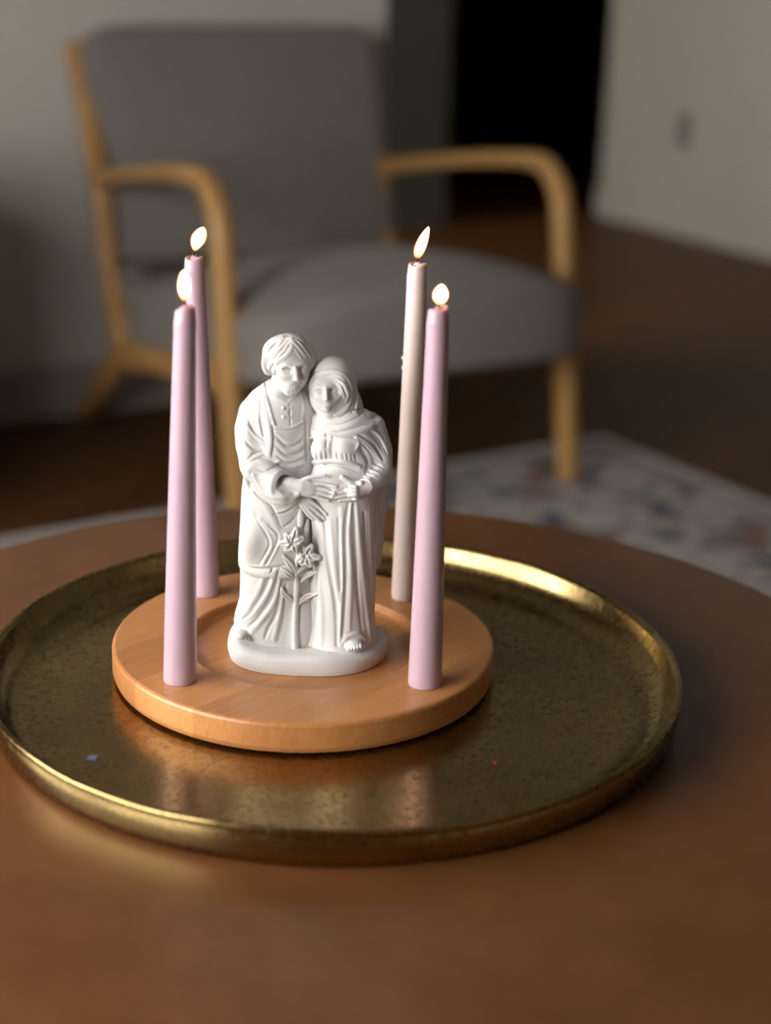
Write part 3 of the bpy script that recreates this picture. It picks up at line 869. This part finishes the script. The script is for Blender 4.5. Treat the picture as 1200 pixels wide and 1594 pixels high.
# apron: bib edge and straps of twisted cord
bib = vm.on([A_(378, 668), A_(470, 672), A_(560, 632)], 5, 0.1); vm.chain(bib, 0.8, 0.5)
st = vm.on([A_(302, 378), A_(320, 450), A_(345, 550), A_(374, 650)], 7, 0.1)
vm.chain(st, 1.0, 0.6)
for q in st[::2]: vm.ell(q + np.array([0, -0.5, 0]), (1.25, 0.9, 0.8), 0.3, RY(35))
vm.ridge([A_(548, 440), A_(568, 530), A_(560, 628)], 1.0, 0.5, 0.3)
# open vest falling at the side of the bib
vm.ridge([A_(268, 500), A_(285, 640), A_(318, 760), A_(340, 845)], 1.9, 2.0, 0.5); vm.ridge([A_(300, 470), A_(330, 600), A_(352, 730), A_(346, 850)], 2.1, 1.8, 0.42)
vm.groove([A_(272, 560), A_(292, 690), A_(312, 800)], 1.1, 0.8, 0.2); vm.groove([A_(362, 660), A_(372, 760), A_(356, 850)], 0.9, 0.6, 0.2)
# bib drapes
for ln, r_ in (([A_(385, 700), A_(450, 755), A_(520, 755), A_(566, 700)], 1.3), ([A_(380, 760), A_(450, 820), A_(520, 815), A_(568, 770)], 1.4), ([A_(390, 830), A_(460, 880), A_(530, 870), A_(572, 835)], 1.4), ([A_(400, 890), A_(470, 930), A_(560, 910)], 1.3)):
    vm.ridge(ln, r_, 1.2, 0.5)
for ln in ([A_(390, 730), A_(455, 790), A_(520, 785), A_(566, 735)], [A_(384, 790), A_(450, 850), A_(525, 845), A_(570, 800)], [A_(395, 860), A_(465, 905), A_(560, 880)]):
    vm.groove(ln, 1.0, 1.0, 0.2)
vm.groove([A_(576, 600), A_(582, 740), A_(590, 880)], 1.4, 1.0, 0.2)
# sleeve creases
for ln in ([A_(200, 612), A_(235, 690), A_(300, 745)], [A_(205, 690), A_(250, 745), A_(305, 775)], [A_(170, 745), A_(225, 800), A_(290, 815)], [A_(195, 880), A_(240, 840), A_(300, 825)], [A_(200, 905), A_(270, 870), A_(350, 885), A_(400, 920)], [A_(240, 945), A_(320, 955), A_(415, 915)]):
    vm.groove(ln, 0.85, 0.7, 0.15)
for ln in ([A_(190, 650), A_(240, 725), A_(300, 765)], [A_(180, 790), A_(230, 825), A_(290, 822)], [A_(210, 895), A_(290, 850), A_(380, 900)], [A_(230, 925), A_(320, 925), A_(410, 895)], [A_(250, 990), A_(330, 1000), A_(400, 960)]):
    vm.ridge(ln, 0.9, 0.9, 0.45)
# tunic gathered below the sleeve
vm.chain([P(*A_(230, 960), 24), P(*A_(330, 1080), 27), P(*A_(430, 1110), 31), P(*A_(525, 1090), 31)], [4.0, 6.0, 6.5, 4.0], 3)
vm.ell(P(*A_(470, 1085), 37), (6.5, 4.0, 3.8), 1.5, RY(20), sub=True)
for ln, r_ in (([A_(165, 950), A_(215, 1080), A_(310, 1180), B_(400, 235)], 1.7), ([A_(200, 960), A_(270, 1090), A_(380, 1160), A_(470, 1165), A_(530, 1110)], 1.6), ([A_(235, 985), A_(310, 1100), A_(400, 1130), A_(480, 1110)], 1.3),
               ([B_(230, 120), B_(320, 230), B_(345, 330), B_(300, 465)], 1.7), ([B_(280, 160), B_(370, 240), B_(400, 300), B_(330, 460)], 1.8), ([B_(380, 120), B_(460, 100), B_(530, 40)], 1.3)):
    vm.ridge(ln, r_, 1.4, 0.45)
for ln, r_ in (([A_(185, 960), A_(245, 1100), A_(350, 1185), B_(420, 215)], 0.95), ([B_(240, 150), B_(320, 270), B_(335, 350), B_(270, 465)], 1.2), ([B_(330, 200), B_(392, 262), B_(385, 330), B_(318, 468)], 1.1), ([B_(370, 135), B_(450, 120), B_(525, 70)], 0.9), ([B_(430, 220), B_(480, 190), B_(530, 130)], 0.9)):
    vm.groove(ln, r_, 0.8, 0.2)
# tunic hem
vm.ell(P(398, 838, 13), (8.5, 11.5, 16.0), 5, RY(6)); vm.ell(P(468, 960, 7), (13, 17, 30), 4)
vm.ridge([B_(150, 432), B_(200, 466), B_(265, 478), B_(340, 474), B_(432, 462)], 0.8, 0.8, 0.5)
vm.groove([B_(140, 452), B_(200, 490), B_(265, 500), B_(340, 496), B_(432, 482)], 1.3, 0.6, 0.35, False)
# skirt of the robe
for ln, r_ in (([B_(395, 490), B_(340, 640), B_(240, 780), B_(150, 850)], 1.8), ([B_(410, 560), B_(370, 720), B_(270, 860), B_(215, 930)], 1.7), ([B_(430, 640), B_(410, 800), B_(370, 960)], 1.7), ([B_(320, 500), B_(270, 640), B_(180, 790), B_(110, 830)], 1.5)):
    vm.ridge(ln, r_, 1.6, 0.5)
for ln, r_ in (([B_(360, 495), B_(305, 640), B_(215, 790), B_(135, 850)], 1.2), ([B_(400, 510), B_(355, 680), B_(260, 830), B_(190, 890)], 1.2), ([B_(420, 600), B_(390, 780), B_(330, 900), B_(310, 960)], 1.2), ([B_(450, 600), B_(435, 800), B_(400, 980)], 1.2)):
    vm.groove(ln, r_, 1.0, 0.2)
# sandalled foot
vm.ell(P(379, 986, 15.5), (5.2, 7.5, 3.6), 1.5, RZm(-12))
for k in range(5):
    vm.ell(P(371 + 4.2 * k, 991 + 0.9 * k, 20.5 - abs(k - 3) * .5), (1.1, 2.2, 1.3), 0.3)
man_me = vm.mesh('man')

# ---- the woman
vw = Vol((-14, -52, 8), (56, 30, 206), 0.43)
vw.loft([(640, 496, 572, 2, 12), (652, 490, 584, 3, 16), (670, 488, 590, 4, 18), (700, 487, 592, 5, 19), (730, 489, 592, 6, 20), (760, 487, 592, 7, 22), (800, 486, 590, 7, 23), (850, 481, 588, 6, 23),
         (900, 478, 585, 6, 23), (950, 474, 583, 5, 23.5), (985, 470, 586, 5, 24), (1015, 466, 589, 5, 24)], 2)
# cloak hanging from the veil behind the arm
vw.loft([(640, 510, 574, -3, 12), (652, 500, 590, -4, 15), (672, 492, 597, -4, 17), (700, 492, 603, -3, 19), (722, 494, 606, -3, 20), (760, 494, 605, -3, 20), (810, 494, 600, -2, 20), (860, 494, 595, -1, 20), (877, 494, 592, -1, 19.5)], 1.0)
# bust and belly
vw.ell(P(503, 700, 17), (7.6, 8.0, 9.0), 4); vw.ell(P(534, 702, 18), (8.6, 8.5, 9.5), 4)
vw.ell(P(520, 750, 16), (15.0, 15.5, 14.0), 5)
vw.ell(P(518, 790, 14), (14.0, 13.0, 20.0), 6)
# arm under the cloak, forearm
vw.chain([P(580, 664, 3), P(592, 700, 6), P(594, 735, 11)], [8.0, 7.6, 7.0], 3)
vw.chain([P(594, 738, 14), P(585, 748, 23), P(571, 757, 30)], [6.6, 5.6, 4.6], 2)
# head under the veil
vw.ell(P(517, 596, 8), (15.2, 15.0, 16.6), 2, RY(4))
vw.ell(P(520, 618, 5), (15.0, 13.0, 14.0), 3)
vw.ell(P(535, 634, 4), (12.0, 12.0, 11.0), 4)
vw.ell(P(507.5, 611, 26), (9.9, 9.0, 12.4), 1.0, RY(5), sub=True)
vw.ell(P(507.5, 609, 14), (9.4, 9.6, 12.2), 1.0, RY(5))
vw.chain([P(512, 640, 12), P(514, 656, 8)], [5.5, 6.5], 2)
vw.ell(P(508.5, 622, 17.5), (5.6, 6.0, 7.2), 2.5)
# hair drawn to both sides of the forehead
for ln, r_ in (([(505, 592), (496, 597), (488, 610)], 1.5), ([(506, 589), (494, 592), (486, 603)], 1.4), ([(506, 592), (520, 594), (531, 603), (536, 618)], 1.6), ([(507, 588), (522, 588), (534, 596), (540, 612)], 1.5), ([(500, 586), (517, 583), (532, 588), (542, 602)], 1.2), ([(536, 602), (541, 612), (538, 626)], 1.6)):
    vw.ridge(ln, r_, 0.6, 0.4)
for ln in ([(506, 590), (520, 591), (532, 599), (538, 615)], [(505, 590), (495, 594), (487, 606)], [(503, 586), (520, 585), (536, 594)]):
    vw.groove(ln, 0.5, 0.4, 0.1)
# edge of the veil and its folds
vw.ridge([(487, 612), (484, 600), (488, 588), (503, 579), (522, 578), (538, 587), (546, 602), (546, 620), (537, 636), (522, 646)], 1.2, 0.6, 0.35, False)
for ln in ([(552, 600), (555, 620), (546, 640), (528, 654)], [(548, 596), (551, 618), (541, 637), (524, 650)], [(557, 618), (552, 640), (536, 658)]):
    vw.ridge(ln, 1.2, 0.7, 0.4)
for ln in ([(550, 600), (553, 620), (543, 639), (526, 652)], [(555, 618), (549, 640), (533, 656)]):
    vw.groove(ln, 0.6, 0.4, 0.1)
# features
vw.blob(498, 608.5, (2.5, 1.8, 1.7), 0.0, 1.0, sub=True); vw.blob(516.5, 607, (2.6, 1.8, 1.7), 0.0, 1.0, sub=True)
vw.blob(498, 609.5, (2.1, 1.5, 1.15), 0.1, 0.3); vw.blob(516.5, 608, (2.2, 1.5, 1.15), 0.1, 0.3)
vw.groove([(494, 611.5), (498, 612.3), (502, 611.6)], 0.4, 0.25, 0.1); vw.groove([(512.5, 610), (516.5, 611), (521, 610)], 0.4, 0.25, 0.1)
vw.ridge([(492, 605), (498, 603), (504, 604.5)], 0.8, 0.9, 0.4); vw.ridge([(511, 603.5), (517, 601.5), (524, 604)], 0.8, 0.9, 0.4)
dn = vw.depth(507, 604); dt = vw.depth(507.5, 621)
vw.chain([P(507.2, 603, dn - .1), P(507.5, 613, max(dn, dt) + 1.2), P(507.8, 621, dt + 2.2)], [1.0, 1.2, 1.45], 0.8)
vw.ell(P(504.8, 622, dt + .9), (.9, 1.0, .8), .6); vw.ell(P(510.8, 622, dt + .9), (.9, 1.0, .8), .6)
vw.blob(496, 619, (2.8, 2.0, 2.6), 0.6, 2.0); vw.blob(520, 618, (3.0, 2.0, 2.6), 0.6, 2.0)
vw.ridge([(503, 628.2), (508, 627.3), (513, 628)], 0.7, 0.35, 0.2); vw.ridge([(504, 631.2), (508, 631.8), (512.5, 631)], 0.8, 0.35, 0.2)
vw.groove([(502.5, 629.8), (508, 629.6), (513.5, 629.6)], 0.4, 0.25, 0.1)
vw.blob(508.5, 637, (2.4, 1.8, 1.7), 0.5, 1.2)
# shawl wound round the shoulders
for ln, r_ in (([(486, 640), (492, 652), (506, 659), (530, 657), (552, 646), (564, 639)], 3.4), ([(483, 655), (495, 666), (515, 670), (545, 663), (570, 650), (582, 646)], 3.8), ([(481, 672), (496, 672), (518, 677), (548, 674), (573, 665), (586, 660)], 3.6),
               ([(483, 682), (497, 676), (510, 674), (530, 679), (556, 688), (578, 704), (598, 726)], 2.2)):
    pp = vw.on(ln, 4, -r_ * .55); vw.chain(pp, [r_ * (.35 + .65 * min(1, math.sin(PI * (i + .5) / len(pp)) * 1.6)) for i in range(len(pp))], 1.4)
for ln in ([(487, 648), (500, 661), (530, 661), (562, 648)], [(483, 664), (500, 670), (525, 673), (555, 666), (588, 657)], [(488, 676), (510, 674), (545, 680), (576, 678)], [(540, 640), (560, 636), (575, 634)]):
    vw.groove(ln, 0.75, 0.6, 0.1)
for ln in ([(550, 676), (572, 690), (592, 716)], [(560, 672), (582, 688), (598, 712)], [(566, 664), (588, 676), (602, 700)], [(530, 668), (560, 658), (592, 654)], [(515, 664), (540, 656), (566, 646)]):
    vw.ridge(ln, 1.0, 0.8, 0.4)
for ln in ([(545, 679), (568, 695), (590, 722)], [(556, 676), (578, 690), (596, 716)], [(570, 670), (590, 684), (602, 706)]):
    vw.groove(ln, 0.6, 0.5, 0.1)
# bodice gathers
vw.groove([A_(716, 692), A_(722, 740), A_(718, 800)], 0.8, 0.5, 0.2)
vw.groove([A_(765, 735), A_(758, 800), A_(756, 878)], 1.3, 0.8, 0.2)
for x, y0 in ((655, 840), (690, 835), (722, 830), (790, 830), (832, 850), (862, 855), (890, 860), (915, 850)):
    vw.groove([A_(x - 4, y0 - 10), A_(x + 2, y0 + 20), A_(x + 6, 888)], 0.7, 0.4, 0.15)
vw.ridge([A_(918, 735), A_(932, 780), A_(905, 830)], 1.1, 0.7, 0.35)
# waistband
bnd = vw.on([A_(612, 905), A_(660, 893), A_(760, 888), A_(860, 900), A_(940, 930)], 5, 0.0); vw.chain(bnd, 1.5, 0.7)
vw.groove([A_(630, 925), A_(740, 912), A_(850, 930), A_(930, 965)], 0.55, 0.4, 0.1)
vw.ridge([A_(690, 940), A_(800, 935), A_(870, 975)], 0.7, 0.6, 0.3)
# sleeve wrinkles and cuff
for a, b, c in (((1030, 885), (1075, 905), (1105, 935)), ((1015, 915), (1060, 935), (1095, 955)), ((1000, 945), (1045, 965), (1085, 985)), ((985, 970), (1030, 990), (1065, 1010)), ((975, 992), (1010, 1012), (1040, 1035))):
    vw.ridge([A_(*a), A_(*b), A_(*c)], 1.0, 0.5, 0.3)
vw.ridge([A_(955, 1015), A_(1000, 1020), A_(1020, 1060), A_(1010, 1095)], 1.2, 0.5, 0.25)
vw.groove([A_(945, 800), A_(1000, 890), A_(985, 960)], 1.6, 1.2, 0.2)
# skirt folds
for ln, r_ in (([B_(640, 180), B_(650, 450), B_(690, 700), B_(690, 1000)], 2.3), ([B_(750, 170), B_(770, 420), B_(800, 700)], 1.6), ([B_(820, 90), B_(830, 300), B_(830, 600), B_(805, 980)], 1.7), ([B_(885, 50), B_(862, 220), B_(880, 500), B_(870, 900)], 1.5), ([B_(915, 50), B_(935, 300), B_(965, 600), B_(1010, 960)], 1.8),
               ([B_(600, 560), B_(600, 760), B_(570, 1000)], 1.6), ([B_(1000, 120), B_(1010, 400), B_(1030, 800)], 1.3), ([B_(1060, 60), B_(1050, 300), B_(1040, 460)], 1.2)):
    vw.ridge(ln, r_, 1.6, 0.5)
for ln, r_ in (([B_(705, 165), B_(722, 400), B_(780, 720), B_(790, 1010)], 1.5), ([B_(868, 60), B_(845, 260), B_(850, 560), B_(830, 940)], 1.4), ([B_(902, 70), B_(908, 300), B_(925, 620), B_(960, 900)], 1.5), ([B_(650, 300), B_(660, 560), B_(640, 800), B_(610, 1000)], 1.2), ([B_(570, 600), B_(565, 800), B_(545, 1000)], 1.4),
               ([B_(970, 120), B_(985, 500), B_(1020, 900)], 1.2), ([B_(1025, 60), B_(1030, 300), B_(1035, 460)], 1.0), ([B_(800, 160), B_(805, 420), B_(815, 640)], 0.9)):
    vw.groove(ln, r_, 1.1, 0.2)
# foot under the hem
vw.ridge([B_(820, 1000), B_(860, 945), B_(925, 925), B_(975, 965)], 1.6, 1.0, 0.3)
vw.ell(P(551, 1003, 26), (6.4, 7.5, 4.0), 1.2)
for k in range(5):
    vw.ell(P(543 + 4.6 * k, 1009.5 - 0.9 * k, 32 - abs(k - 1.5) * .5), (1.2, 2.6, 1.5), 0.3)
# her hand on the belly
d0 = vw.depth(556, 764)
vw.chain([P(570, 758, 31), P(559, 763, max(33, d0 + 1.2)), P(552, 766, max(34, vw.depth(552, 766) + 1.0))], [3.6, 4.2, 3.8], 1.2)
def finger(v, pts, r0, r1, lift=0.9, k=0.35):
    q = catmull([np.array(p, float) for p in pts], 3)
    dd = np.array([DEPTH(p[0], p[1]) for p in q]) + lift
    v.chain([P(p[0], p[1], d_) for p, d_ in zip(q, dd)], list(np.linspace(r0, r1, len(q))), k)
hf = [([(553, 759), (540, 757), (520, 763)], 1.75), ([(553, 764), (538, 764), (519, 769.5)], 1.8), ([(553, 770), (538, 771), (520, 775)], 1.75), ([(554, 775), (543, 777.5), (529, 778.5)], 1.55), ([(562, 752), (548, 751), (533, 743)], 1.8)]
base_w = vw.F.copy()
def frozen(vol, F):
    t = Vol.__new__(Vol); t.lo, t.h, t.n, t.ax, t.F = vol.lo, vol.h, vol.n, vol.ax, F
    return t.depth
DEPTH = frozen(vw, base_w)
for q, r_ in hf: finger(vw, q, r_, r_ * .8)
link('woman', vw.mesh('woman'), M['plaster'], fig, True)

# ---- the man's hands, reaching across (part of his figure, laid on her dress)
vh = Vol((-18, -64, 70), (26, -14, 135), 0.4)
def both(u, v): return max(vm.depth(u, v, -30), vw.depth(u, v, -30))
DEPTH = both
DEPTH = lambda u, v: max(both(u, v), 30.5)
vh.chain([c0 - axd * 6, P(454, 752, 30.5), P(468, 757, 31.5)], [4.0, 3.7, 3.8], 1.5)
vh.ell(P(476, 759.5, 31.5), (7.6, 3.3, 5.6), 2.0, RY(14))
for q, r_ in (([(482, 753.5), (503, 753.5), (523, 758.5)], 1.6), ([(482, 759.5), (503, 762), (520, 768)], 1.65), ([(482, 765), (501, 769), (517, 774)], 1.6), ([(480, 770), (497, 775.5), (511, 779.5)], 1.45), ([(468, 750), (482, 743.5), (506, 740)], 1.7)):
    finger(vh, q, r_, r_ * .72, 1.2)
DEPTH = lambda u, v: max(both(u, v), 26.5)
vh.chain([P(462, 766, 24), P(471, 776, 26)], [3.0, 3.2], 1.2)
vh.ell(P(476, 783, 26.5), (4.6, 2.7, 5.2), 1.3, RY(-38))
for q, r_ in (([(480, 778), (494, 788), (507, 800)], 1.4), ([(478, 783), (491, 795), (505, 807)], 1.45), ([(475, 787), (486, 800), (498, 811)], 1.4), ([(471, 789), (480, 802), (488, 809)], 1.25)):
    finger(vh, q, r_, r_ * .72)
hands_me = vh.mesh('hands')
bm = bmesh.new(); bm.from_mesh(man_me); bm.from_mesh(hands_me); bm.to_mesh(man_me); bm.free(); bpy.data.meshes.remove(hands_me)
link('man', man_me, M['plaster'], fig, True)

# ---- lily
def lily_vol(pts, m_=6):
    pts = np.array(pts); return Vol(pts.min(0) - m_, pts.max(0) + m_, 0.4)
def px_pts(px, lift, n=5):
    q = catmull([np.array(p, float) for p in px], n)
    d = np.array([both(p[0], p[1]) for p in q])
    if len(d) > 3: d = np.convolve(np.pad(d, 3, mode='edge'), np.ones(7) / 7, mode='valid')
    return [P(p[0], p[1], dd + lift) for p, dd in zip(q, d)]
sp_ = px_pts([B_(512, 1012), B_(512, 860), B_(516, 730), B_(522, 600), B_(515, 500), B_(530, 400)], 0.8)
v_ = lily_vol(sp_); v_.chain(sp_, list(np.linspace(2.3, 1.2, len(sp_))), .6)
lily = link('lily_stem', v_.mesh('lily_stem'), M['plaster'], fig, True)
def leaf(px, wmax, lift=1.0, name='leaf'):
    q = px_pts(px, lift)
    v_ = lily_vol(q, 7)
    m_ = len(q)
    rad = [max(.45, wmax * math.sin(PI * min(.97, (i + .8) / (m_ + .3))) ** .7) for i in range(m_)]
    v_.chain(q, rad, .5)
    v_.chain([p + np.array([0, -r_ * 1.0, r_ * .25]) for p, r_ in zip(q, rad)], [r_ * .42 for r_ in rad], .6, sub=True)
    return link(name, v_.mesh(name), M['plaster'], lily, True)
for px, w_ in (([B_(512, 725), B_(470, 690), B_(432, 655), B_(420, 612)], 1.9), ([B_(516, 745), B_(560, 700), B_(610, 672), B_(672, 655)], 2.1), ([B_(516, 575), B_(480, 540), B_(445, 515), B_(415, 487)], 1.8), ([B_(522, 610), B_(560, 560), B_(610, 528), B_(668, 512)], 2.1),
               ([B_(512, 520), B_(480, 470), B_(425, 395)], 2.1), ([B_(518, 535), B_(545, 500), B_(600, 470)], 1.6)):
    leaf(px, w_)
def flower(cx, cy, tips, lift):
    dd = both(*B_(cx, cy)) + lift
    c = P(*B_(cx, cy), dd)
    v_ = Vol(c - 14, c + 14, 0.4)
    for tx_, ty_, fw_ in tips:
        t_ = P(*B_(tx_, ty_), dd + fw_)
        q = [c, c * .45 + t_ * .55 + np.array([0, -.8, 0]), t_]
        v_.chain(q, [1.2, 3.0, 1.9], .5)
        v_.chain([p + np.array([0, -1.9, 0]) for p in q], [.6, 1.1, .4], .6, sub=True)
    for k in range(6):
        a = k * 1.05
        v_.chain([c, c + np.array([1.9 * math.cos(a), -2.6, 1.9 * math.sin(a)])], [.45, .6], .2)
    return link('lily_flower', v_.mesh('lily_flower'), M['plaster'], lily, True)
flower(497, 320, [(418, 322, 0.5), (455, 270, 0), (520, 232, -1), (560, 292, 0.5), (520, 372, 1), (455, 362, .5)], 3.0)
flower(578, 402, [(665, 420, .5), (618, 345, 0), (548, 340, 0), (530, 440, 1), (612, 470, 1.5), (560, 460, 1)], 3.6)
for px, w_ in (([B_(568, 290), B_(580, 235), B_(592, 168)], 2.3), ([B_(545, 240), B_(548, 170), B_(548, 98)], 2.0)):
    q = px_pts(px, 1.5); v_ = lily_vol(q, 6)
    rad = [w_ * (.45 + .55 * math.sin(PI * (i + .5) / len(q))) for i in range(len(q))]
    v_.chain(q, rad, .5); v_.chain([p + np.array([0, -w_, 0]) for p in q], .45, .4, sub=True)
    link('lily_bud', v_.mesh('lily_bud'), M['plaster'], lily, True)
